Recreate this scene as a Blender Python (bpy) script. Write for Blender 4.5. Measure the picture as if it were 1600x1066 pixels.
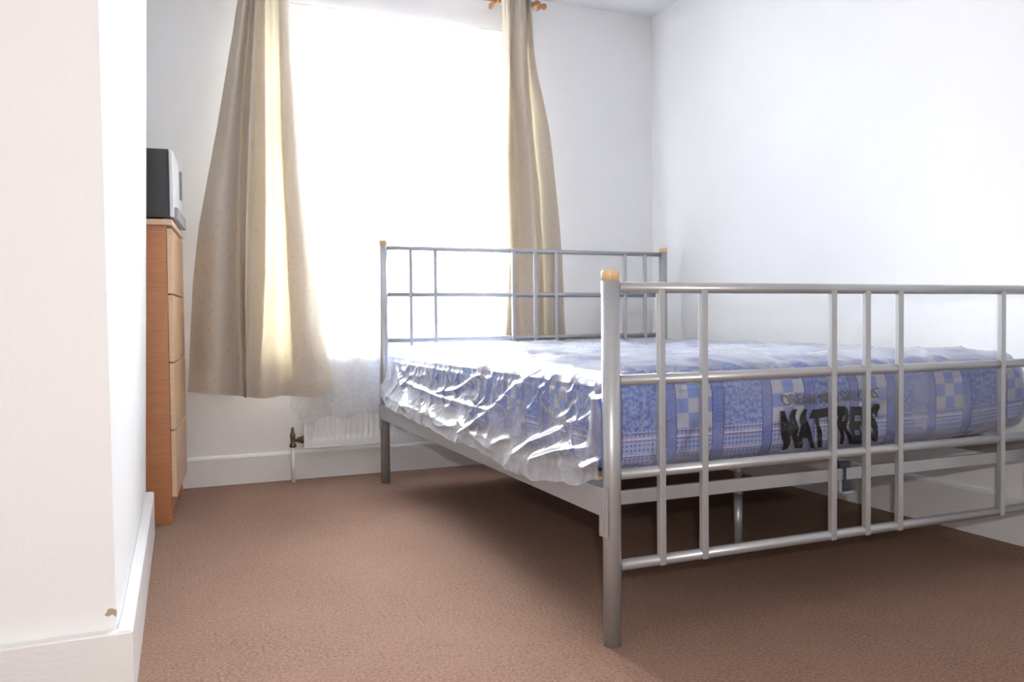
import bpy, bmesh, math, random
from mathutils import Vector, Matrix, noise
random.seed(4)
S = bpy.context.scene
for o in list(bpy.data.objects): bpy.data.objects.remove(o)
COL = S.collection

# ------------------------------------------------------------------ camera
YAW, PITCH, ROLL, FPX = -0.3992, -0.0269, -0.0101, 1295.4
CAM = Vector((-0.8694, -1.5263, 0.6948))
a = -YAW
fw = Vector((math.sin(a)*math.cos(PITCH), math.cos(a)*math.cos(PITCH), math.sin(PITCH)))
r0 = Vector((math.cos(a), -math.sin(a), 0)); u0 = r0.cross(fw)
rt = math.cos(ROLL)*r0 + math.sin(ROLL)*u0
up = -math.sin(ROLL)*r0 + math.cos(ROLL)*u0
cd = bpy.data.cameras.new('camera'); cam = bpy.data.objects.new('camera', cd); COL.objects.link(cam)
cam.matrix_world = Matrix(((rt.x, up.x, -fw.x, CAM.x), (rt.y, up.y, -fw.y, CAM.y), (rt.z, up.z, -fw.z, CAM.z), (0, 0, 0, 1)))
cd.sensor_width = 36; cd.lens = FPX/1600*36; cd.clip_start = .02
S.camera = cam
S.view_settings.view_transform = 'Standard'; S.view_settings.look = 'None'
S.view_settings.gamma = 1; S.view_settings.use_curve_mapping = False
S.view_settings.exposure = 0.76

# ------------------------------------------------------------------ light
W = bpy.data.worlds.new('sky'); S.world = W; W.use_nodes = True
bg = W.node_tree.nodes['Background']; bg.inputs[0].default_value = (.93, .96, 1, 1)
# bright overcast sky above a dimmer band of street and houses near the horizon
_n = W.node_tree.nodes; _l = W.node_tree.links
_tc = _n.new('ShaderNodeTexCoord'); _sx = _n.new('ShaderNodeSeparateXYZ'); _mr = _n.new('ShaderNodeMapRange'); _mr.interpolation_type = 'SMOOTHSTEP'
_l.new(_tc.outputs['Generated'], _sx.inputs[0]); _l.new(_sx.outputs[2], _mr.inputs[0])
for _k, _v in zip((1, 2, 3, 4), (.08, .55, 20.0, 122.0)): _mr.inputs[_k].default_value = _v
_l.new(_mr.outputs[0], bg.inputs[1])

def area(name, loc, rot, sx, sy, energy, color=(1, 1, 1), portal=False):
    l = bpy.data.lights.new(name, 'AREA'); l.shape = 'RECTANGLE'; l.size = sx; l.size_y = sy
    l.energy = energy; l.color = color
    if portal: l.cycles.is_portal = True
    o = bpy.data.objects.new(name, l); o.location = loc; o.rotation_euler = rot; COL.objects.link(o); return o
area('window_portal', (.125, 2.5, 1.34), (math.radians(-90), 0, 0), 1.15, 1.5, 1, portal=True)
# the camera's own pop-up flash, just above the lens
fl = bpy.data.lights.new('camera_flash', 'POINT'); fl.energy = 31; fl.shadow_soft_size = .012; fl.color = (1, .96, .92)
flo = bpy.data.objects.new('camera_flash', fl); flo.location = (-.845, -1.55, .79); COL.objects.link(flo)

# ------------------------------------------------------------------ node helpers
class N:
    def __init__(s, name):
        s.m = bpy.data.materials.new(name); s.m.use_nodes = True; s.t = s.m.node_tree
        s.t.nodes.clear(); s.out = s.t.nodes.new('ShaderNodeOutputMaterial')
    def n(s, k, **kw):
        x = s.t.nodes.new(k)
        for a_, v in kw.items(): setattr(x, a_, v)
        return x
    def put(s, sock, v):
        if isinstance(v, bpy.types.NodeSocket): s.t.links.new(v, sock)
        elif isinstance(v, (tuple, list)) and len(v) == 3 and sock.type == 'RGBA': sock.default_value = (*v, 1)
        else: sock.default_value = v
    def ma(s, op, a_, b=None, c=None):
        x = s.n('ShaderNodeMath', operation=op); s.put(x.inputs[0], a_)
        if b is not None: s.put(x.inputs[1], b)
        if c is not None: s.put(x.inputs[2], c)
        return x.outputs[0]
    def mix(s, f, a_, b):
        x = s.n('ShaderNodeMix', data_type='RGBA'); s.put(x.inputs[0], f); s.put(x.inputs[6], a_); s.put(x.inputs[7], b); return x.outputs[2]
    def coord(s, k='Object'): return s.n('ShaderNodeTexCoord').outputs[k]
    def noise(s, vec, scale, detail=3, rough=.5):
        x = s.n('ShaderNodeTexNoise'); s.put(x.inputs['Vector'], vec); x.inputs['Scale'].default_value = scale
        x.inputs['Detail'].default_value = detail; x.inputs['Roughness'].default_value = rough; return x.outputs[0]
    def mapping(s, vec, scale=(1, 1, 1)):
        x = s.n('ShaderNodeMapping'); s.put(x.inputs[0], vec); x.inputs['Scale'].default_value = scale; return x.outputs[0]
    def ramp(s, f, lo, hi):
        x = s.n('ShaderNodeMapRange', clamp=True); s.put(x.inputs[0], f); x.inputs[1].default_value = lo; x.inputs[2].default_value = hi; return x.outputs[0]
    def bump(s, h, strength, dist=.01):
        x = s.n('ShaderNodeBump'); s.put(x.inputs['Height'], h); x.inputs['Strength'].default_value = strength
        x.inputs['Distance'].default_value = dist; return x.outputs[0]
    def bsdf(s, color, rough=.5, metal=0, normal=None, spec=.5):
        x = s.n('ShaderNodeBsdfPrincipled'); s.put(x.inputs['Base Color'], color); s.put(x.inputs['Roughness'], rough)
        s.put(x.inputs['Metallic'], metal); x.inputs['Specular IOR Level'].default_value = spec
        if normal is not None: s.put(x.inputs['Normal'], normal)
        return x.outputs[0]
    def sh(s, k, color=None, **kw):
        x = s.n(k)
        if color is not None: s.put(x.inputs[0], color)
        for a_, v in kw.items(): s.put(x.inputs[a_], v)
        return x.outputs[0]
    def mixs(s, f, a_, b):
        x = s.n('ShaderNodeMixShader'); s.put(x.inputs[0], f); s.put(x.inputs[1], a_); s.put(x.inputs[2], b); return x.outputs[0]
    def done(s, shader): s.t.links.new(shader, s.out.inputs[0]); return s.m

def simple(name, color, rough=.5, metal=0, spec=.5, bscale=None, bstr=.1, bdist=.002):
    g = N(name); nm = None
    if bscale: nm = g.bump(g.noise(g.coord(), bscale, 4), bstr, bdist)
    return g.done(g.bsdf(color, rough, metal, nm, spec))

M = {}
def wall_mat():
    g = N('white_emulsion'); c = g.coord()
    big = g.noise(c, 2.2, 3); fine = g.noise(c, 90, 4, .6)
    col = g.mix(g.ramp(big, .3, .7), (.86, .86, .87), (.885, .885, .895))
    # chipped plaster low on the chimney breast arris
    d = g.n('ShaderNodeVectorMath', operation='DISTANCE'); g.put(d.inputs[0], c); d.inputs[1].default_value = (-.961, .135, .168)
    edge = g.ma('ADD', d.outputs[1], g.ma('MULTIPLY', g.ma('SUBTRACT', g.noise(c, 75, 3), .5), .05))
    chip = g.ma('LESS_THAN', edge, .006)
    col = g.mix(chip, col, (.45, .36, .28))
    h = g.ma('ADD', g.ma('MULTIPLY', fine, .35), g.ma('MULTIPLY', g.noise(c, 9, 2), .65))
    return g.done(g.bsdf(col, .75, 0, g.bump(h, .22, .006), .25))
M['wall'] = wall_mat()
M['ceiling'] = simple('ceiling_white', (.87, .87, .88), .85, spec=.2, bscale=60, bstr=.15)
def gloss_mat():
    g = N('white_gloss_paint'); c = g.coord()
    sp = g.n('ShaderNodeTexVoronoi'); g.put(sp.inputs[0], c); sp.inputs['Scale'].default_value = 26
    sc = g.ma('LESS_THAN', sp.outputs['Distance'], .045)
    col = g.mix(g.ma('MULTIPLY', sc, g.ma('GREATER_THAN', g.noise(c, 5, 2), .5)), (.82, .82, .825), (.93, .93, .93))
    return g.done(g.bsdf(col, .32, 0, g.bump(g.noise(g.mapping(c, (3, 3, 12)), 14, 3), .18, .004)))
M['gloss'] = gloss_mat()
def carpet_mat():
    g = N('brown_twist_carpet'); c = g.coord()
    f1 = g.noise(c, 480, 2, .8); f2 = g.noise(c, 135, 4, .85); b = g.noise(c, 3.5, 3, .6); b2 = g.noise(c, 16, 3, .6)
    t = g.ma('ADD', g.ma('MULTIPLY', f1, .5), g.ma('MULTIPLY', f2, .5))
    col = g.mix(g.ramp(t, .38, .62), (.082, .043, .028), (.43, .272, .20))
    col = g.mix(g.ma('MULTIPLY', g.ramp(g.ma('ADD', g.ma('MULTIPLY', b, .6), g.ma('MULTIPLY', b2, .4)), .35, .65), .35), col, (.33, .205, .15))
    return g.done(g.bsdf(col, .97, 0, g.bump(t, .55, .006), .08))
M['carpet'] = carpet_mat()
def silver_mat():
    g = N('silver_powder_coat'); c = g.coord()
    fl_ = g.noise(c, 900, 2)
    col = g.mix(g.ramp(fl_, .35, .65), (.40, .41, .43), (.49, .50, .515))
    return g.done(g.bsdf(col, .36, .55, g.bump(fl_, .06, .001)))
M['silver'] = silver_mat()
def wood(name, a_, b, scale, rough=.4):
    g = N(name); c = g.coord()
    n1 = g.noise(g.mapping(c, scale), 6, 5, .6)
    return g.done(g.bsdf(g.mix(g.ramp(n1, .35, .65), a_, b), rough, 0, g.bump(n1, .05, .002)))
M['oakcap'] = wood('pine_cap_wood', (.66, .43, .22), (.80, .58, .34), (30, 30, 6))
M['chest'] = wood('reddish_beech', (.42, .155, .055), (.50, .205, .08), (2, 2, 28))
M['beech'] = wood('pale_beech', (.68, .46, .28), (.76, .54, .36), (3, 3, 26))
M['front'] = wood('drawer_front_beech', (.46, .26, .13), (.52, .31, .165), (3, 3, 26))
M['slat'] = wood('birch_slat', (.45, .32, .22), (.55, .40, .28), (3, 30, 30), .55)
M['pole'] = wood('curtain_pole_wood', (.28, .13, .055), (.38, .19, .085), (4, 30, 30), .3)
M['black'] = simple('black_casing', (.018, .019, .022), .38, bscale=300, bstr=.1)
M['white_plastic'] = simple('white_plastic', (.72, .72, .74), .3)
M['grey_plastic'] = simple('grey_plastic', (.30, .31, .33), .35)
M['clip'] = simple('blue_black_clip', (.03, .04, .07), .4)
M['radiator'] = simple('radiator_enamel', (.80, .80, .80), .3)
M['valve'] = simple('tarnished_brass', (.16, .13, .09), .35, .9)
M['upvc'] = simple('window_frame_white', (.85, .85, .86), .25)
M['ink'] = simple('black_print_ink', (.008, .008, .01), .35)
M['graphite'] = simple('faded_print_ink', (.13, .13, .14), .4)

def glass_mat():
    g = N('window_glass'); fr = g.n('ShaderNodeFresnel'); fr.inputs[0].default_value = 1.45
    return g.done(g.mixs(fr.outputs[0], g.sh('ShaderNodeBsdfTransparent', (.97, .985, .98)), g.sh('ShaderNodeBsdfGlossy', (1, 1, 1), Roughness=.0)))
M['glass'] = glass_mat()

def curtain_mat():
    g = N('beige_silk_curtain'); uv = g.coord('UV')
    weave = g.noise(g.mapping(uv, (900, 60, 1)), 1, 2); w2 = g.noise(g.mapping(uv, (40, 700, 1)), 1, 2)
    vo = g.n('ShaderNodeTexVoronoi'); g.put(vo.inputs[0], g.mapping(uv, (30, 22, 1))); vo.inputs['Scale'].default_value = 1
    dot = g.ma('LESS_THAN', vo.outputs['Distance'], g.ma('MULTIPLY', g.noise(g.mapping(uv, (300, 300, 1)), 1, 2), .34))
    base = g.mix(g.ramp(g.ma('ADD', weave, w2), .8, 1.2), (.50, .435, .365), (.60, .53, .455))
    base = g.mix(g.ma('MULTIPLY', dot, .35), base, (.36, .27, .17))
    tcol = g.mix(g.ma('MULTIPLY', dot, .3), (.86, .73, .46), (.5, .33, .12))
    nm = g.bump(g.ma('ADD', weave, w2), .25, .002)
    d = g.bsdf(base, .55, 0, nm, .35)
    t = g.sh('ShaderNodeBsdfTranslucent', tcol)
    return g.done(g.mixs(.12, d, t))
M['curtain'] = curtain_mat()

def net_mat():
    g = N('white_lace_net'); uv = g.coord('UV')
    wv = g.noise(g.mapping(uv, (60, 60, 1)), 1, 3); fl_ = g.n('ShaderNodeTexVoronoi'); g.put(fl_.inputs[0], g.mapping(uv, (60, 60, 1))); fl_.inputs['Scale'].default_value = 1
    lace = g.ma('MULTIPLY', g.ramp(g.ma('ADD', fl_.outputs['Distance'], g.ma('MULTIPLY', wv, .5)), .75, .55), 1)
    op = g.ma('ADD', .62, g.ma('MULTIPLY', lace, .06))
    body = g.mixs(.55, g.sh('ShaderNodeBsdfDiffuse', (.86, .86, .88)), g.sh('ShaderNodeBsdfTranslucent', (.88, .88, .90)))
    return g.done(g.mixs(op, g.sh('ShaderNodeBsdfTransparent', (1, 1, 1)), body))
M['net'] = net_mat()

def mattress_mat():
    g = N('blue_patchwork_ticking'); uv = g.coord('UV')
    sx = g.n('ShaderNodeSeparateXYZ'); g.put(sx.inputs[0], uv); u, v = sx.outputs[0], sx.outputs[1]
    P, Q = .27, .215
    um = g.ma('FLOORED_MODULO', u, P); vm = g.ma('FLOORED_MODULO', v, Q)
    def rng(x, lo, hi): return g.ma('MULTIPLY', g.ma('GREATER_THAN', x, lo), g.ma('LESS_THAN', x, hi))
    fine = g.noise(uv, 260, 2, .6); mid = g.noise(uv, 95, 3, .6)
    flor = g.ramp(mid, .44, .56)
    col = g.mix(flor, (.085, .145, .46), (.26, .35, .66))                      # flowered blue ground
    # band zone under the checks: pale ground, dots, fine lines
    band = rng(vm, 0, .082)
    vd = g.ma('ABSOLUTE', g.ma('SUBTRACT', g.ma('FLOORED_MODULO', u, .011), .0055)); vv = g.ma('ABSOLUTE', g.ma('SUBTRACT', g.ma('FLOORED_MODULO', vm, .011), .0055))
    dots = g.ma('LESS_THAN', g.ma('ADD', vd, vv), .0042)
    bc = g.mix(dots, (.38, .45, .72), (.14, .19, .48))
    for lo, hi, c in [(.004, .006, (.62, .55, .62)), (.022, .024, (.24, .10, .22)), (.026, .029, (.72, .66, .74)), (.058, .060, (.26, .11, .22)), (.062, .065, (.74, .66, .72)), (.074, .077, (.16, .10, .22))]:
        bc = g.mix(rng(vm, lo, hi), bc, c)
    col = g.mix(band, col, bc)
    # checks
    ck = g.ma('MULTIPLY', rng(um, .030, .126), g.ma('SUBTRACT', 1, band))
    cu = g.ma('FLOOR', g.ma('DIVIDE', g.ma('SUBTRACT', um, .030), .032)); cv = g.ma('FLOOR', g.ma('DIVIDE', g.ma('SUBTRACT', vm, .082), .0333))
    par = g.ma('FLOORED_MODULO', g.ma('ADD', cu, cv), 2)
    light = g.mix(fine, (.40, .41, .50), (.56, .56, .64)); dark = g.mix(fine, (.13, .21, .53), (.25, .34, .68))
    col = g.mix(ck, col, g.mix(par, light, dark))
    # dark vertical stripes with fine navy borders
    for lo, hi in [(0, .030), (.126, .160)]:
        col = g.mix(rng(um, lo, hi), col, g.mix(g.ramp(fine, .4, .6), (.10, .14, .43), (.20, .27, .60)))
        col = g.mix(rng(um, lo, lo+.003), col, (.06, .05, .16)); col = g.mix(rng(um, hi-.003, hi), col, (.06, .05, .16))
    return g.done(g.bsdf(col, .8, 0, g.bump(g.noise(uv, 400, 2), .25, .002), .15))
M['ticking'] = mattress_mat()

def bag_mat():
    g = N('clear_polythene'); c = g.coord()
    cr = g.noise(g.mapping(c, (1, 1, 1.4)), 26, 5, .62); cr2 = g.noise(c, 7, 3, .6)
    nm = g.bump(g.ma('ADD', g.ma('MULTIPLY', cr, .5), cr2), .16, .012)
    lw = g.n('ShaderNodeLayerWeight'); lw.inputs[0].default_value = .28; g.put(lw.inputs['Normal'], nm)
    gl = g.sh('ShaderNodeBsdfGlossy', (.93, .94, .96), Roughness=.15, Normal=nm)
    hz = g.mixs(.5, g.sh('ShaderNodeBsdfDiffuse', (.86, .87, .9)), g.sh('ShaderNodeBsdfTranslucent', (.9, .91, .94)))
    flat = g.n('ShaderNodeLayerWeight')
    haze = g.ma('ADD', g.ma('ADD', .06, g.ma('MULTIPLY', g.ramp(cr2, .42, .75), .26)), g.ma('MULTIPLY', g.ma('POWER', flat.outputs['Facing'], 2.6), 1.0))
    sxz = g.n('ShaderNodeSeparateXYZ'); g.put(sxz.inputs[0], c)
    # the loose gathered hem over the side rail is several layers thick
    hem = g.ma('MULTIPLY', g.ramp(sxz.outputs[2], .395, .335), g.ramp(sxz.outputs[0], .012, -.004))
    haze = g.ma('ADD', haze, g.ma('MULTIPLY', hem, .34))
    # fine white creases with film glints painted in, densest at the crumpled foot corner
    c1 = g.noise(g.mapping(c, (1.6, 1, .45)), 13, 1, .3); c2 = g.noise(g.mapping(c, (.7, .7, 1.5)), 21, 1, .3)
    ln = g.ma('MAXIMUM', g.ramp(g.ma('ABSOLUTE', g.ma('SUBTRACT', c1, .5)), .012, .0), g.ramp(g.ma('ABSOLUTE', g.ma('SUBTRACT', c2, .52)), .012, .0))
    corner = g.ramp(g.ma('ABSOLUTE', g.ma('SUBTRACT', sxz.outputs[0], .11)), .17, .03)
    haze = g.ma('ADD', haze, g.ma('MULTIPLY', ln, g.ma('ADD', .04, g.ma('MULTIPLY', corner, .24))))
    base = g.mixs(g.ma('MINIMUM', haze, .92), g.sh('ShaderNodeBsdfTransparent', (.97, .975, .99)), hz)
    fac = g.ma('MINIMUM', g.ma('ADD', .04, g.ma('MULTIPLY', lw.outputs['Fresnel'], .72)), .85)
    return g.done(g.mixs(fac, base, gl))
M['bag'] = bag_mat()

# ------------------------------------------------------------------ mesh helpers
def link(name, bm, mat, parent=None, smooth=False, smat=None):
    me = bpy.data.meshes.new(name); bm.to_mesh(me); bm.free()
    for m_ in (mat if isinstance(mat, (list, tuple)) else [mat]): me.materials.append(m_)
    if smooth:
        for p in me.polygons: p.use_smooth = True
    o = bpy.data.objects.new(name, me); COL.objects.link(o)
    if parent: o.parent = parent
    return o
def tag(o, label=None, cat=None, group=None, kind=None):
    if label: o['label'] = label
    if cat: o['category'] = cat
    if group: o['group'] = group
    if kind: o['kind'] = kind
    return o
def empty(name, loc=(0, 0, 0), rz=0):
    o = bpy.data.objects.new(name, None); o.location = loc; o.rotation_euler = (0, 0, rz); o.empty_display_size = .1; COL.objects.link(o); return o
def box(bm, x0, x1, y0, y1, z0, z1, bev=0, mi=0):
    vs = [bm.verts.new(p) for p in [(x0, y0, z0), (x1, y0, z0), (x1, y1, z0), (x0, y1, z0), (x0, y0, z1), (x1, y0, z1), (x1, y1, z1), (x0, y1, z1)]]
    fs = [bm.faces.new([vs[i] for i in q]) for q in [(0, 3, 2, 1), (4, 5, 6, 7), (0, 1, 5, 4), (1, 2, 6, 5), (2, 3, 7, 6), (3, 0, 4, 7)]]
    for f in fs: f.material_index = mi
    if bev:
        es = list({e for f in fs for e in f.edges}); r = bmesh.ops.bevel(bm, geom=es, offset=bev, segments=2, affect='EDGES', profile=.5)
        for f in r['faces']: f.material_index = mi
def B(*b, bev=0):
    bm = bmesh.new(); box(bm, *b, bev=bev); return bm
def tube(bm, p, q, r, n=24, cap=True, r2=None):
    p, q = Vector(p), Vector(q); d = (q-p).normalized(); r2 = r if r2 is None else r2
    ax = d.orthogonal().normalized(); ay = d.cross(ax)
    A = [bm.verts.new(p+(ax*math.cos(t)+ay*math.sin(t))*r) for t in [2*math.pi*i/n for i in range(n)]]
    Bv = [bm.verts.new(q+(ax*math.cos(t)+ay*math.sin(t))*r2) for t in [2*math.pi*i/n for i in range(n)]]
    for i in range(n):
        f = bm.faces.new([A[i], A[(i+1) % n], Bv[(i+1) % n], Bv[i]]); f.smooth = True
    if cap: bm.faces.new(A[::-1]); bm.faces.new(Bv)
def T(*a_, **k):
    bm = bmesh.new(); tube(bm, *a_, **k); return bm
def lathe(bm, prof, org, axis='z', n=32):
    rings = []
    for r, h in prof:
        ring = []
        for i in range(n):
            t = 2*math.pi*i/n; c, s_ = r*math.cos(t), r*math.sin(t)
            ring.append(bm.verts.new(Vector(org)+(Vector((c, s_, h)) if axis == 'z' else Vector((h, c, s_)))))
        rings.append(ring)
    for A, Bv in zip(rings, rings[1:]):
        for i in range(n):
            f = bm.faces.new([A[i], A[(i+1) % n], Bv[(i+1) % n], Bv[i]]); f.smooth = True
    bm.faces.new(rings[0][::-1]); bm.faces.new(rings[-1])
    bmesh.ops.recalc_face_normals(bm, faces=bm.faces)
def prism(bm, poly, z0, z1, top=None):
    top = top or poly
    A = [bm.verts.new((x, y, z0)) for x, y in poly]; Bv = [bm.verts.new((x, y, z1)) for x, y in top]; n = len(poly)
    for i in range(n): bm.faces.new([A[i], A[(i+1) % n], Bv[(i+1) % n], Bv[i]])
    bm.faces.new(A[::-1]); bm.faces.new(Bv)
def gridmesh(name, fn, nu, nv, mat, parent=None, uvs=(1, 1)):
    bm = bmesh.new(); vs = [[bm.verts.new(fn(i/nu, j/nv)) for j in range(nv+1)] for i in range(nu+1)]
    uvl = bm.loops.layers.uv.new('UVMap')
    for i in range(nu):
        for j in range(nv):
            f = bm.faces.new([vs[i][j], vs[i+1][j], vs[i+1][j+1], vs[i][j+1]]); f.smooth = True
            for l, (p, q) in zip(f.loops, [(i, j), (i+1, j), (i+1, j+1), (i, j+1)]): l[uvl].uv = (p/nu*uvs[0], q/nv*uvs[1])
    return link(name, bm, mat, parent)
def catmull(pts, t):
    n = len(pts)-1; x = max(0, min(.99999, t))*n; i = int(x); f = x-i
    p1, p2 = pts[i], pts[i+1]; p0 = pts[i-1] if i > 0 else 2*p1-p2; p3 = pts[i+2] if i+2 <= n else 2*p2-p1
    return .5*((2*p1)+(p2-p0)*f+(2*p0-5*p1+4*p2-p3)*f*f+(3*p1-p0-3*p2+p3)*f**3)
def interp(keys, x):
    if x <= keys[0][0]: return keys[0][1]
    for (a0, b0), (a1, b1) in zip(keys, keys[1:]):
        if x <= a1:
            t = (x-a0)/(a1-a0); t = t*t*(3-2*t); return b0+(b1-b0)*t
    return keys[-1][1]

# ------------------------------------------------------------------ setting
ZC = 2.25; YW = 2.19; XR = 1.50; XL = -2.7; YB = -3.3
def struct(name, bm, mat, parent=None):
    bmesh.ops.recalc_face_normals(bm, faces=bm.faces)
    o = link(name, bm, mat, parent)
    if not parent: o['kind'] = 'structure'
    return o
struct('floor', B(XL-.2, XR+.2, YB-.2, YW+.25, -.1, 0), M['carpet'])
struct('ceiling', B(XL-.2, XR+.2, YB-.2, YW+.25, ZC, ZC+.1), M['ceiling'])
WX0, WX1, WZ0, WZ1 = -.45, .70, .60, 2.075
bm = bmesh.new()
box(bm, XL-.2, WX0, YW, YW+.25, 0, ZC); box(bm, WX1, XR+.2, YW, YW+.25, 0, ZC)
box(bm, WX0, WX1, YW, YW+.25, 0, WZ0); box(bm, WX0, WX1, YW, YW+.25, WZ1, ZC)
struct('wall_far', bm, M['wall'])
struct('wall_right', B(XR, XR+.2, YB-.2, YW, 0, ZC), M['wall'])
# chimney breast: its arris and far edge are slightly out of plumb
bm = bmesh.new()
prism(bm, [(XL, .135), (-.956, .135), (-.932, 1.43), (XL, 1.43)], 0, ZC, [(XL, .135), (-.968, .135), (-.884, 1.43), (XL, 1.43)])
struct('wall_left', bm, M['wall'])
struct('wall_alcove', B(XL, -1.34, 1.43, YW, 0, ZC), M['wall'])
struct('wall_outer_left', B(XL-.2, XL, YB-.2, .135, 0, ZC), M['wall'])
struct('wall_back', B(XL, XR, YB-.2, YB, 0, ZC), M['wall'])
# skirting boards with a rounded top edge
def skirt_prof(th, h): return [(0, 0), (th, 0), (th, h-.012), (th-.004, h-.004), (th-.010, h), (0, h)]
def skirting(name, p, q, nrm, th, h, e0=0, e1=0):
    p, q, nrm = Vector(p), Vector(q), Vector(nrm); d = (q-p).normalized(); bm = bmesh.new()
    A = [bm.verts.new((*(p+nrm*t-d*e0*t/th), z)) for t, z in skirt_prof(th, h)]
    Bv = [bm.verts.new((*(q+nrm*t+d*e1*t/th), z)) for t, z in skirt_prof(th, h)]
    n = len(A)
    for i in range(n): bm.faces.new([A[i], A[(i+1) % n], Bv[(i+1) % n], Bv[i]])
    bm.faces.new(A[::-1]); bm.faces.new(Bv); return bm
struct('baseboard_far', skirting('', (-1.34, YW), (XR, YW), (0, -1), .016, .126), M['gloss'])
struct('baseboard_right', skirting('', (XR, YW), (XR, YB), (-1, 0), .018, .148), M['gloss'])
bm = bmesh.new()
box(bm, -2.65, -.930, .108, .134, 0, .138, bev=.003)
struct('baseboard_left', bm, M['gloss'])
bm = bmesh.new()
prism(bm, [(-.955, .1085), (-.929, .1085), (-.904, 1.43), (-.931, 1.43)], 0, .1395)
es = [e for e in bm.edges if all(v.co.z > .13 for v in e.verts)]
bmesh.ops.bevel(bm, geom=es, offset=.003, segments=2, affect='EDGES')
struct('baseboard_breast', bm, M['gloss'])

# window in the far wall
def window(n, x0, x1, z0, z1, y, s, mull):
    w = empty('window_%d' % n, ((x0+x1)/2, y, z0)); w['kind'] = 'structure'
    ox, oy, oz = w.location
    bm = bmesh.new(); t = .055
    def bb(a0, a1, c0, c1, d=.05): box(bm, a0-ox, a1-ox, -d/2, d/2, c0-oz, c1-oz, bev=.004)
    bb(x0, x1, z0, z0+t); bb(x0, x1, z1-t, z1); bb(x0, x0+t, z0+t, z1-t); bb(x1-t, x1, z0+t, z1-t)
    for f in mull: bb(x0+(x1-x0)*f-.03, x0+(x1-x0)*f+.03, z0+t, z1-t)
    bb(x0+t, x1-t, z0+(z1-z0)*.72-.025, z0+(z1-z0)*.72+.025)
    link('window_frame', bm, M['upvc'], w)
    link('window_pane', B(x0+t-ox, x1-t-ox, -.004, .004, z0+t-oz, z1-t-oz), M['glass'], w)
    link('window_sill', B(x0-ox+.001, x1-ox-.001, min(0, -s*.14), max(0, -s*.14), -.03, 0.0, bev=.005), M['gloss'], w)
window(1, WX0, WX1, WZ0+.03, WZ1, YW+.15, 1, [.5])

# ------------------------------------------------------------------ bed
BW, BL = 1.40, 1.939
bed = empty('bed_frame', (0, 0, 0)); tag(bed, 'silver tubular metal double bed frame with square-grid ends and wooden post caps', 'bed')
def post(x, y, h):
    b = T((x, y, 0), (x, y, h-.022), .0195, n=40); p = link('post', b, M['silver'], bed)
    bm = bmesh.new(); lathe(bm, [(.0193, h-.0222), (.0193, h-.003), (.018, h-.0005), (.015, h)], (x, y, 0)); link('wooden_cap', bm, M['oakcap'], p)
    return p
foot_l = post(0, 0, .794); post(BW, 0, .794); post(0, BL, 1.034); post(BW, BL, 1.034)
bars = [.1195, .2300, .5995, .7065, .8143, 1.181, 1.292]
for y, zs, lowest in [(0, [.7583, .5616, .3622, .1677], .1677), (BL, [1.0017, .8034, .6078, .4110], .40)]:
    for z in zs: link('horizontal_rail', T((.0175, y, z), (BW-.0175, y, z), .0118 if y == 0 else .0105, n=28), M['silver'], bed)
    zt = zs[0]-.002; zb = (zs[3]-.010) if y == 0 else .40
    for x in bars:
        yy = y-.0052 if y == 0 else y-.004
        bm = bmesh.new(); box(bm, x-.0078, x+.0078, yy-.0085, yy+.0065, zb, zt-.002, bev=.0018); link('vertical_bar', bm, M['silver'], bed)
for x0, x1, fl0, fl1 in [(-.023, -.0185, -.0185, .028), (BW+.0185, BW+.023, BW-.028, BW+.0185)]:
    bm = bmesh.new(); box(bm, x0, x1, -.004, BL+.004, .275, .335, bev=.0012); box(bm, fl0, fl1, .03, BL-.03, .331, .335)
    r = link('side_rail', bm, M['silver'], bed)
    for yy in (.0, BL):
        link('rail_bracket', B(x0+.001, x1-.0005, yy-.017, yy+.017, .232, .3365, bev=.001), M['silver'], r)
for yy in (.052, BL-.052):
    link('cross_bar', B(-.015, BW+.015, yy-.006, yy+.006, .284, .315, bev=.002), M['silver'], bed)
link('centre_beam', B(.685, .715, .059, BL-.059, .298, .326, bev=.002), M['silver'], bed)
cb = empty('beam_bracket'); bpy.data.objects.remove(cb)
bm = bmesh.new(); box(bm, .668, .676, .04, .062, .256, .285, bev=.002); box(bm, .676, .712, .036, .058, .250, .258, bev=.002)
brk = link('beam_bracket', bm, M['silver'], bed)
bm = bmesh.new(); box(bm, .680, .706, .0395, .045, .262, .283, bev=.002); box(bm, .684, .692, .0425, .0475, .270, .325, bev=.001); box(bm, .672, .706, .0415, .058, .316, .331, bev=.001)
tag(link('plastic_clip', bm, M['clip'], brk), 'blue-black plastic clip')
leg = link('centre_leg', T((.7, .475, 0), (.7, .475, .172), .0125), M['silver'], bed)
bm = bmesh.new(); tube(bm, (.7, .475, .16), (.7, .475, .298), .0085); tube(bm, (.7, .475, .222), (.7, .475, .232), .0125); tube(bm, (.7, .475, .165), (.7, .475, .178), .0135)
link('leg_adjuster', bm, M['silver'], leg)
for i in range(15):
    y = .11+i*(BL-.22)/14
    for x0, x1 in ((.012, .694), (.706, BW-.012)):
        bm = bmesh.new(); nn = 10; w = .029
        top = []; 
        for k in range(nn+1):
            x = x0+(x1-x0)*k/nn; zz = .336+.006*math.sin(math.pi*k/nn)
            top.append([bm.verts.new((x, y-w, zz)), bm.verts.new((x, y+w, zz)), bm.verts.new((x, y+w, zz+.007)), bm.verts.new((x, y-w, zz+.007))])
        for A, Bv in zip(top, top[1:]):
            for q in range(4): bm.faces.new([A[q], A[(q+1) % 4], Bv[(q+1) % 4], Bv[q]])
        bm.faces.new(top[0]); bm.faces.new(top[-1][::-1]); bmesh.ops.recalc_face_normals(bm, faces=bm.faces)
        link('slat', bm, M['slat'], bed)

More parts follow.
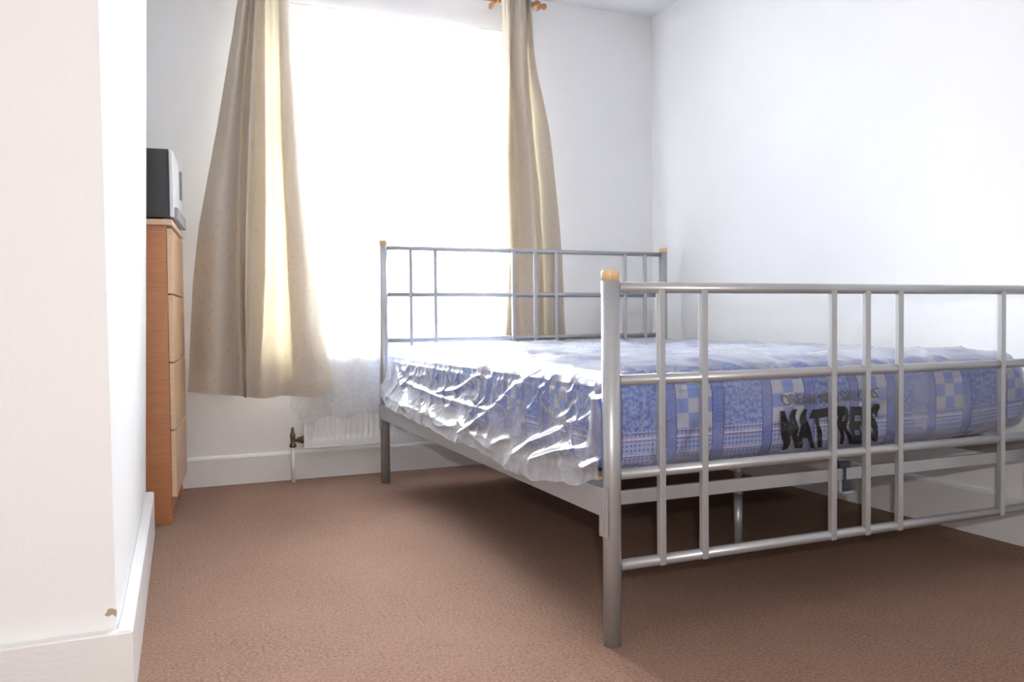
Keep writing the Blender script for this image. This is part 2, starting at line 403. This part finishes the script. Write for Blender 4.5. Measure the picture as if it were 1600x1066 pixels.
# ------------------------------------------------------------------ mattress
def rbox(lo, hi, r, seg, disp, keep=lambda n, p: True):
    lo, hi = Vector(lo), Vector(hi); bm = bmesh.new(); cache = {}; uvl = bm.loops.layers.uv.new('UVMap')
    dims = hi-lo; nn = [max(2, round(dims[i]/seg)) for i in range(3)]
    def cvt(i, j, k):
        key = (i, j, k)
        if key in cache: return cache[key]
        p = Vector([lo[q]+dims[q]*c/nn[q] for q, c in enumerate(key)])
        inner = Vector([min(max(p[q], lo[q]+r), hi[q]-r) for q in range(3)])
        d = p-inner
        if d.length > 1e-9: n = d.normalized(); b = inner+n*r
        else: n = Vector((0, 0, 1)); b = p
        v = bm.verts.new(disp(b, n)); cache[key] = (v, p, n); return cache[key]
    for ax in range(3):
        A, Bx = [q for q in range(3) if q != ax]
        for side in (0, nn[ax]):
            for i in range(nn[A]):
                for j in range(nn[Bx]):
                    ks = []
                    for di, dj in ((0, 0), (1, 0), (1, 1), (0, 1)):
                        k = [0, 0, 0]; k[ax] = side; k[A] = i+di; k[Bx] = j+dj; ks.append(tuple(k))
                    q = [cvt(*k) for k in ks]; nm = sum((x[2] for x in q), Vector()).normalized(); pm = sum((x[1] for x in q), Vector())/4
                    if not keep(nm, pm): continue
                    f = bm.faces.new([x[0] for x in q]); f.smooth = True
                    for l, x in zip(f.loops, q):
                        p = x[1]
                        l[uvl].uv = {0: (p.y+.07, p.z-.362), 1: (p.x+.105, p.z-.362), 2: (p.x+.105, p.y+.03)}[ax]
    bmesh.ops.recalc_face_normals(bm, faces=bm.faces); return bm
MX0, MX1, MY0, MY1, MZ0, MZ1 = .014, 1.368, .052, 1.905, .350, .568
def pillow(b):
    fx = min((b.x-MX0)/.12, (MX1-b.x)/.12, (b.y-MY0)/.12, (MY1-b.y)/.12, 1); fx = max(0, fx)
    q = abs(math.sin(math.pi*(b.x-MX0)/.268))**.5*abs(math.sin(math.pi*(b.y-MY0)/.309))**.5
    return .010*math.sin(fx*math.pi/2)+.014*q*fx+.008*math.sin(fx*math.pi/2)*noise.noise(b*3)
def mdisp(b, n):
    p = b.copy(); t = (b.z-MZ0)/(MZ1-MZ0)
    if n.z > .3: p.z += pillow(b)*min(1, (n.z-.3)/.5)
    side = max(0, 1-abs(n.z))
    p += Vector((n.x, n.y, 0))*(.006*math.sin(math.pi*t)*side+.003*noise.noise(b*9)*side)
    # the underside corner by the right wall lifts off the slats
    p.z += .035*max(0, (b.x-.9)/.47)**2*(1-t)*max(0, 1-b.y/.7)
    return p
mat_bm = rbox((MX0, MY0, MZ0), (MX1, MY1, MZ1), .045, .022, mdisp)
mattress = link('mattress', mat_bm, M['ticking'])
tag(mattress, 'blue patchwork patterned double mattress on the silver bed', 'mattress')
# piping round the top and bottom edge
def ring_path(z, off):
    pts = []; r = .05
    for cx, cy, a0 in [(MX1-r, MY0+r, -90), (MX1-r, MY1-r, 0), (MX0+r, MY1-r, 90), (MX0+r, MY0+r, 180)]:
        for k in range(7):
            t = math.radians(a0+15*k); pts.append(Vector((cx+(r+off)*math.cos(t), cy+(r+off)*math.sin(t), z)))
    return pts
def rail_tube(pts, r, n=8):
    bm = bmesh.new(); rings = []; m_ = len(pts)
    for i, p in enumerate(pts):
        d = (pts[(i+1) % m_]-pts[i-1]).normalized(); s_ = d.cross(Vector((0, 0, 1))); 
        rings.append([bm.verts.new(p+s_*r*math.cos(2*math.pi*k/n)+Vector((0, 0, r*math.sin(2*math.pi*k/n)))) for k in range(n)])
    for i in range(m_):
        A, Bv = rings[i], rings[(i+1) % m_]
        for k in range(n):
            f = bm.faces.new([A[k], A[(k+1) % n], Bv[(k+1) % n], Bv[k]]); f.smooth = True
    return bm

# ------------------------------------------------------------------ plastic bag
def ridged(p, s):
    return 1-abs(noise.noise(p*s))*2.2
def crumple(b):
    w = b+Vector((noise.noise(b*6), noise.noise(b*6+Vector((7, 0, 0))), noise.noise(b*6+Vector((0, 9, 0)))))*.05
    return max(0, ridged(w, 7))**3*.008+max(0, ridged(w+Vector((3, 3, 3)), 19))**4*.0035
def bdisp(b, n):
    p = mdisp(b, n)
    if n.z > .85: c = crumple(Vector((b.x*1.2, b.y*.9, b.z)))*.8; lift = .003
    elif n.z < -.85: return p-Vector((0, 0, .0))
    else: c = crumple(b)*(.8 if n.y > -.5 else .65); lift = .0035
    if n.y < -.5:
        near = math.exp(-((b.x-.13)/.09)**2); c = c*(1+1.2*near)+near*.004*max(0, ridged(b+Vector((5, 0, 2)), 38))**3; c = min(c, .017)
    return p+n*(lift+c)
def keep(n, p):
    if n.z < -.7: return False
    if n.x < -.6 and p.z < MZ1-.03: return False
    return True
bag_bm = rbox((MX0, MY0, MZ0), (MX1, MY1, MZ1), .045, .0125, bdisp, keep)
EDGE = [(-.0, .352), (.09, .329), (.326, .300), (.472, .297), (.60, .311), (.73, .322), (.956, .314), (1.2, .325), (1.545, .335), (1.72, .345), (1.93, .37)]
RIDGES = [([(.411, .563), (.838, .35)], .020, .011), ([(.3, .57), (.443, .444)], .010, .007), ([(.186, .556), (.21, .508)], .010, .006),
          ([(.335, .506), (.27, .475), (.198, .451), (.14, .46), (.099, .479)], .014, .009), ([(.225, .432), (.376, .383), (.489, .306)], .014, .010),
          ([(.331, .35), (.199, .388), (.036, .418)], .010, .008), ([(1.707, .457), (1.172, .432), (.656, .431)], .010, .008),
          ([(1.193, .445), (1.009, .466), (.804, .527)], .012, .009), ([(1.75, .50), (1.6, .43), (1.5, .36)], .012, .012),
          ([(1.3, .55), (1.22, .49)], .009, .008), ([(1.12, .55), (1.09, .50)], .009, .006), ([(.99, .555), (.94, .50), (.80, .44)], .009, .008),
          ([(.70, .556), (.74, .46), (.83, .41)], .009, .008), ([(.62, .56), (.63, .52)], .006, .006), ([(.9, .38), (.78, .36), (.6, .335)], .010, .010),
          ([(.06, .56), (.12, .50), (.05, .44)], .009, .008)]
def seg_d(p, A, Bv):
    ax, ay = A; bx_, by = Bv; dx, dy = bx_-ax, by-ay; t = ((p[0]-ax)*dx+(p[1]-ay)*dy)/(dx*dx+dy*dy); t = max(0, min(1, t))
    return math.hypot(p[0]-ax-dx*t, p[1]-ay-dy*t), t
def drape(s, t):
    # s along the bed, t from the mattress shoulder down to the loose hem outside the side rail
    y0 = .031-.027*min(1, t/.3); y = y0+s*(1.925-y0); zb = interp(EDGE, y)+.006*noise.noise(Vector((y*14, 0, 0)))
    if t < .14:
        k = t/.14; ang = k*math.pi/2
        x = MX0+.048-math.sin(ang)*.050; z = (MZ1-.045)+math.cos(ang)*.055
    else:
        k = (t-.14)/.86; z = (MZ1-.045)+(zb-(MZ1-.045))*k
        x = MX0-.004-.016*k**1.6-.032*min(1, k*1.25)**3
    dx = 0
    for pl, amp, wd in RIDGES:
        for A, Bv in zip(pl, pl[1:]):
            if abs(y-(A[0]+Bv[0])/2) > abs(A[0]-Bv[0])/2+.05: continue
            d, _ = seg_d((y, z), A, Bv); dx = max(dx, amp*math.exp(-(d/wd)**1.3))
    q = Vector((y*1.0, z*1.6, 3)); w = q+Vector((noise.noise(q*5), noise.noise(q*5+Vector((4, 4, 0))), 0))*.05
    fade = min(1, max(0, (t-.05)/.2))
    dx += fade*(max(0, ridged(w, 7))**2.5*.008+max(0, ridged(w+Vector((2, 5, 0)), 19))**4*.0016)
    # gathered little pleats under the shoulder
    dx += .0028*max(0, math.sin(y*95+6*noise.noise(Vector((y*8, 0, 1)))))**2*math.exp(-((t-.2)/.14)**2)
    dx -= .004*fade*noise.noise(q*3)
    inner = MX0-.006 if z > .345 else -.0265
    sq = min(1, max(.0, (1.90-y)/.22))
    x = min(x-dx*.9*(.35+.65*sq), inner) if t > .14 else x-dx*.3
    if y < .11 and t > .14: k2 = min(1, (.11-y)/.07); x = x+(min(x, -.0225)-x)*k2*k2*(3-2*k2)
    if y < .16: x = max(x, -.031-.035*max(0, (y-.03)/.13))
    if y > 1.6: x = max(x, -.052+.030*(1-sq))
    return Vector((x, y, z))
nu, nv = 420, 90
vs = [[bag_bm.verts.new(drape(i/nu, j/nv)) for j in range(nv+1)] for i in range(nu+1)]
for i in range(nu):
    for j in range(nv):
        f = bag_bm.faces.new([vs[i][j], vs[i+1][j], vs[i+1][j+1], vs[i][j+1]]); f.smooth = True
bag = link('plastic_bag', bag_bm, M['bag'])
tag(bag, 'crumpled clear polythene bag wrapped around the mattress, hem hanging over the side rail', 'bag')

def lettering(txt, x0, x1, z0, z1, mat, name, off, wav, slope, cut=None):
    cu = bpy.data.curves.new('t', 'FONT'); cu.body = txt; cu.size = 1; cu.offset = off; cu.space_character = .97
    to = bpy.data.objects.new('t', cu); COL.objects.link(to)
    dg = bpy.context.evaluated_depsgraph_get(); me = bpy.data.meshes.new_from_object(to.evaluated_get(dg))
    bpy.data.objects.remove(to)
    bm = bmesh.new(); bm.from_mesh(me); bpy.data.meshes.remove(me)
    xs = [v.co.x for v in bm.verts]; ys = [v.co.y for v in bm.verts]; ax, bx_, ay, by = min(xs), max(xs), min(ys), max(ys)
    for v in bm.verts: v.co = Vector(((v.co.x-ax)/(bx_-ax), (v.co.y-ay)/(by-ay), 0))
    for k in range(1, 24): bmesh.ops.bisect_plane(bm, geom=bm.verts[:]+bm.edges[:]+bm.faces[:], plane_co=(0, k/24, 0), plane_no=(0, 1, 0))
    for k in range(1, 50): bmesh.ops.bisect_plane(bm, geom=bm.verts[:]+bm.edges[:]+bm.faces[:], plane_co=(k/50, 0, 0), plane_no=(1, 0, 0))
    for v in bm.verts:
        s_, t_ = v.co.x, v.co.y
        x = x0+(x1-x0)*s_+wav*math.sin(t_*5.2+.6+s_*1.5)+wav*.4*math.sin(t_*11+s_*9)
        z = z0+(z1-z0)*t_+slope*s_+.002*math.sin(s_*14)
        b = Vector((x, MY0, z)); n = Vector((0, -1, 0)); y = bdisp(b, n).y
        v.co = Vector((x, y-.0022, z))
    return link(name, bm, mat, bag)
tag(lettering('MATTRESS', .485, .798, .373, .470, M['ink'], 'printed_lettering', .045, .006, .0), 'black print reading MATTRESS')
tag(lettering('DREAM MILLS/ALL MS', .487, .795, .480, .506, M['graphite'], 'printed_lettering', .012, .004, .004), 'small half-hidden faded line of black print')

# ------------------------------------------------------------------ curtains
def curtain(name, cols, zl, depth, yb, label, group, ztop, zhem, doubled, nu=150, nv=120):
    nz = len(zl)
    def fn(s, t):
        zz = ztop+(zhem(s)-ztop)*t
        # parameter along levels
        if zz >= zl[0]: k = 0; ex = (zz-zl[0])
        else:
            ex = 0; k = nz-1
            for i in range(nz-1):
                if zl[i] >= zz >= zl[i+1]: k = i+(zl[i]-zz)/(zl[i]-zl[i+1]); break
        xs = [catmull(c, k/(nz-1)) for c in cols]
        x = catmull(xs, s); d = catmull(depth, s)
        gather = .55+.45*min(1, t*1.3)
        y = yb+d*gather+.006*noise.noise(Vector((x*6, zz*2.5, 1)))+.0025*noise.noise(Vector((x*30, zz*7, 4)))
        y -= .004*math.sin(zz*13+x*20)*t
        if t > .962: y -= .005
        # small pencil pleats at the heading
        if t < .10: y += .008*math.sin(s*2*math.pi*14)*(1-t/.10)
        return Vector((x+.002*noise.noise(Vector((zz*9, x*9, 2))), y, zz))
    W_, H_ = 1.0, ztop-.4
    o = gridmesh(name, fn, nu, nv, M['curtain'], None, (W_, H_))
    # double-turned hem: a second layer just behind the bottom 6 cm
    def hem(s, t):
        tt = 1-.033*(1-t); p = fn(s, tt); p.y += .004; return p
    h = gridmesh('hem', hem, nu, 4, M['curtain'], o, (W_, .06))
    # where the cloth is gathered double, its folded-back layer hangs behind
    for s0, s1 in doubled:
        def back(s, t):
            p = fn(s0+(s1-s0)*s, .02+.965*t); p.y += .007+.003*math.sin(s*9+t*3); return p
        gridmesh('folded_layer', back, max(10, int(nu*(s1-s0))), 60, M['curtain'], o, (W_*(s1-s0), H_))
    return tag(o, label, 'curtain', group)
Lc = [[-.556, -.647, -.74, -.780], [-.53, -.602, -.659, -.684], [-.508, -.555, -.577, -.574], [-.492, -.527, -.552, -.562], [-.475, -.499, -.526, -.552],
      [-.444, -.448, -.452, -.483], [-.420, -.422, -.415, -.42], [-.397, -.396, -.379, -.357], [-.375, -.355, -.325, -.275], [-.356, -.322, -.275, -.198]]
curtain('curtain', Lc, [2.022, 1.496, .967, .402], [.015, -.03, .030, -.050, .032, .004, .012, -.035, -.026, .02], 2.022,
        'beige silky curtain hanging left of the window, glowing where backlit', None, 2.205,
        lambda s: .415-.035*math.sin(min(1, s*2.2)*math.pi/2)+(.004*math.sin(s*20)), [(.01, .53), (.76, .985)])
Rc = [[.591, .594, .584, .578, .575, .535, .50], [.62, .62, .613, .61, .612, .585, .56], [.649, .639, .662, .675, .685, .682, .68],
      [.685, .681, .704, .721, .742, .742, .745], [.718, .726, .746, .774, .791, .797, .81], [.727, .741, .777, .808, .82, .834, .85], [.737, .76, .827, .858, .883, .895, .92]]
curtain('curtain', Rc, [2.191, 1.878, 1.563, 1.293, .991, .598, .39], [.01, -.035, .030, -.042, .018, .032, -.015], 2.022,
        'beige silky curtain right of the window, hem hidden behind the headboard', None, 2.215,
        lambda s: .40+.006*math.sin(s*15), [(.15, .70), (.88, .985)])

# curtain pole with turned finials
pole = empty('curtain_pole', (.12, 2.075, 2.175)); tag(pole, 'brown wooden curtain pole above the window with a turned finial', 'curtain pole')
link('pole', T((-.86, 0, -.004), (.63, 0, .004), .014), M['pole'], pole)
for sgn in (1, -1):
    bm = bmesh.new(); px = .63 if sgn > 0 else -.86
    prof = [(.011, 0), (.017, .004), (.017, .012), (.010, .018), (.010, .022), (.018, .028), (.024, .040), (.024, .048), (.018, .060), (.010, .066), (.009, .069), (.014, .074), (.016, .082), (.011, .092), (.003, .095)]
    lathe(bm, [(r, sgn*h) for r, h in prof], (px, 0, 0), 'x', 32); link('finial', bm, M['pole'], pole)
for px in (.475, -.575):
    bm = bmesh.new(); box(bm, px-.008, px+.008, .012, .095, -.012, .012, bev=.002); tube(bm, (px-.007, 0, 0), (px+.007, 0, 0), .0185)
    link('bracket', bm, M['pole'], pole)

# lace net curtain: hangs in the recess mouth and falls forward over the radiator
def net_fn(s, t):
    x = -.375+s*(.69+.375)
    hem = .278+.010*math.cos(s*2*math.pi*6.5)+.012*noise.noise(Vector((s*9, 0, 0)))
    if s < .03: hem += .02
    if s > .02 and s < .1: hem -= .03*math.sin((s-.02)/.08*math.pi)
    zt = 2.066; z = zt+(hem-zt)*t
    y = 2.178-.100*min(1, max(0, (2.06-z)/1.3))
    amp = .003+.008*t
    y += amp*math.sin(x*52+1.6*math.sin(x*9)+.8*math.sin(z*2))-.004*abs(math.sin(x*23))
    x2 = x+.012*t*math.sin(x*17+z*1.3)*min(1, s*8)
    if t < .02: x2 = x
    return Vector((x2, y-.004, z))
net = gridmesh('net_curtain', net_fn, 260, 120, M['net'], None, (1.07, 1.8))
tag(net, 'sheer white lace net curtain over the window, hem hanging in front of the radiator', 'net curtain')
link('curtain_wire', T((-.385, 2.178, 2.069), (.695, 2.178, 2.069), .003, n=10), M['white_plastic'], net)

# ------------------------------------------------------------------ radiator
rad = empty('radiator', (.17, 2.12, .148)); tag(rad, 'white ribbed panel radiator below the window behind the lace net', 'radiator')
RW0, RW1, RH = -.485, .485, .40
prof = []
nrib = 38
def radfront(s, t):
    x = RW0+s*(RW1-RW0); z = t*RH; y = -.028
    e = min(1, max(0, (z-.032)/.012))*min(1, max(0, (RH-.03-z)/.012))*min(1, max(0, (x-RW0-.014)/.004))*min(1, max(0, (RW1-.014-x)/.004))
    ph = (x-RW0-.014)/((RW1-RW0-.028)/nrib); c = math.cos(2*math.pi*ph); y += e*.0085*(.5+.5*max(-1, min(1, 2.2*c)))
    return Vector((x, y, z))
fp = gridmesh('front_panel', radfront, 456, 48, M['radiator'], rad)
bm = bmesh.new(); box(bm, RW0+.002, RW1-.002, -.018, -.006, .004, RH-.004, bev=.002); box(bm, RW0, RW1, -.028, .012, RH-.0005, RH+.004, bev=.001)
box(bm, RW0-.002, RW0+.0005, -.0285, .012, 0, RH+.003, bev=.0006); box(bm, RW1-.0005, RW1+.002, -.0285, .012, 0, RH+.003, bev=.0006); box(bm, RW0, RW1, -.0285, -.02, -.003, .001, bev=.0008)
link('casing', bm, M['radiator'], rad)
for x in (-.3, .3): link('wall_bracket', B(x-.015, x+.015, .012, .069, .08, .34), M['radiator'], rad)
bm = bmesh.new(); vx, vy = RW0-.047, -.012
lathe(bm, [(.0125, -.022), (.0145, -.020), (.0145, -.008), (.010, -.006), (.010, .02), (.012, .022), (.012, .034), (.008, .040), (.006, .060), (.0025, .066)], (vx, vy, .026), 'z', 20)
tube(bm, (vx+.005, vy, .034), (RW0-.001, vy, .034), .007, n=16); tube(bm, (vx+.020, vy, .034), (vx+.029, vy, .034), .014, n=6); tube(bm, (vx+.033, vy, .034), (RW0-.001, vy, .034), .016, n=16)
tag(link('valve', bm, M['valve'], rad), 'dark tarnished brass valve')
link('pipe', T((vx, vy, -.1475), (vx, vy, .006), .0082, n=20), M['gloss'], rad)

# ------------------------------------------------------------------ chest of drawers
ch = empty('chest_of_drawers', (-.853, 1.545, 0), math.radians(-5.2)); tag(ch, 'tall beech chest of drawers half hidden in the alcove behind the chimney breast', 'chest of drawers')
CWd, CD = .50, .43
bm = bmesh.new()
box(bm, -CD, 0.003, 0, .018, 0, 1.024, bev=.001); box(bm, -CD, 0.003, CWd-.018, CWd, 0, 1.024, bev=.001)
box(bm, -CD, -CD+.008, .018, CWd-.018, .03, 1.024); box(bm, -.03, -.012, .018, CWd-.018, 0, .088)
link('body', bm, M['chest'], ch)
link('top', B(-CD-.004, .024, -.012, CWd+.008, 1.025, 1.045, bev=.003), M['beech'], ch)
zs = [.090, .3225, .556, .790, 1.018]
for z0, z1 in zip(zs, zs[1:]):
    bm = bmesh.new(); box(bm, .004, .0205, .001, CWd-.001, z0+.0025, z1-.0025, bev=.0015, mi=0)
    box(bm, -CD+.03, .004, .03, CWd-.03, z0+.02, z1-.04, mi=1)
    bm.normal_update()
    for f in bm.faces:
        if f.normal.x > .9 and f.calc_center_median().x > .01: f.material_index = 1
    link('drawer', bm, [M['beech'], M['front']], ch)

# boxy black appliance on the chest
ap = empty('microwave', (-.853, 1.545, 1.045), math.radians(-5.2)); tag(ap, 'boxy black appliance with a white front standing on the chest of drawers', 'appliance')
bm = bmesh.new(); box(bm, -.33, .014, .005, .43, .006, .241, bev=.003); link('casing', bm, M['black'], ap)
link('front_panel', B(.0145, .028, .006, .429, .008, .238, bev=.004), M['white_plastic'], ap)
bm = bmesh.new(); box(bm, .0285, .036, .30, .325, .11, .215, bev=.003); link('door_handle', bm, M['grey_plastic'], ap)
bm = bmesh.new(); prism(bm, [(.028, .02), (.040, .03), (.040, .40), (.028, .415)], .006, .045); link('lower_lip', bm, M['grey_plastic'], ap)
for x, y in ((-.3, .03), (-.3, .4), (0, .03), (0, .4)): link('foot', T((x, y, 0), (x, y, .007), .01, n=12), M['grey_plastic'], ap)
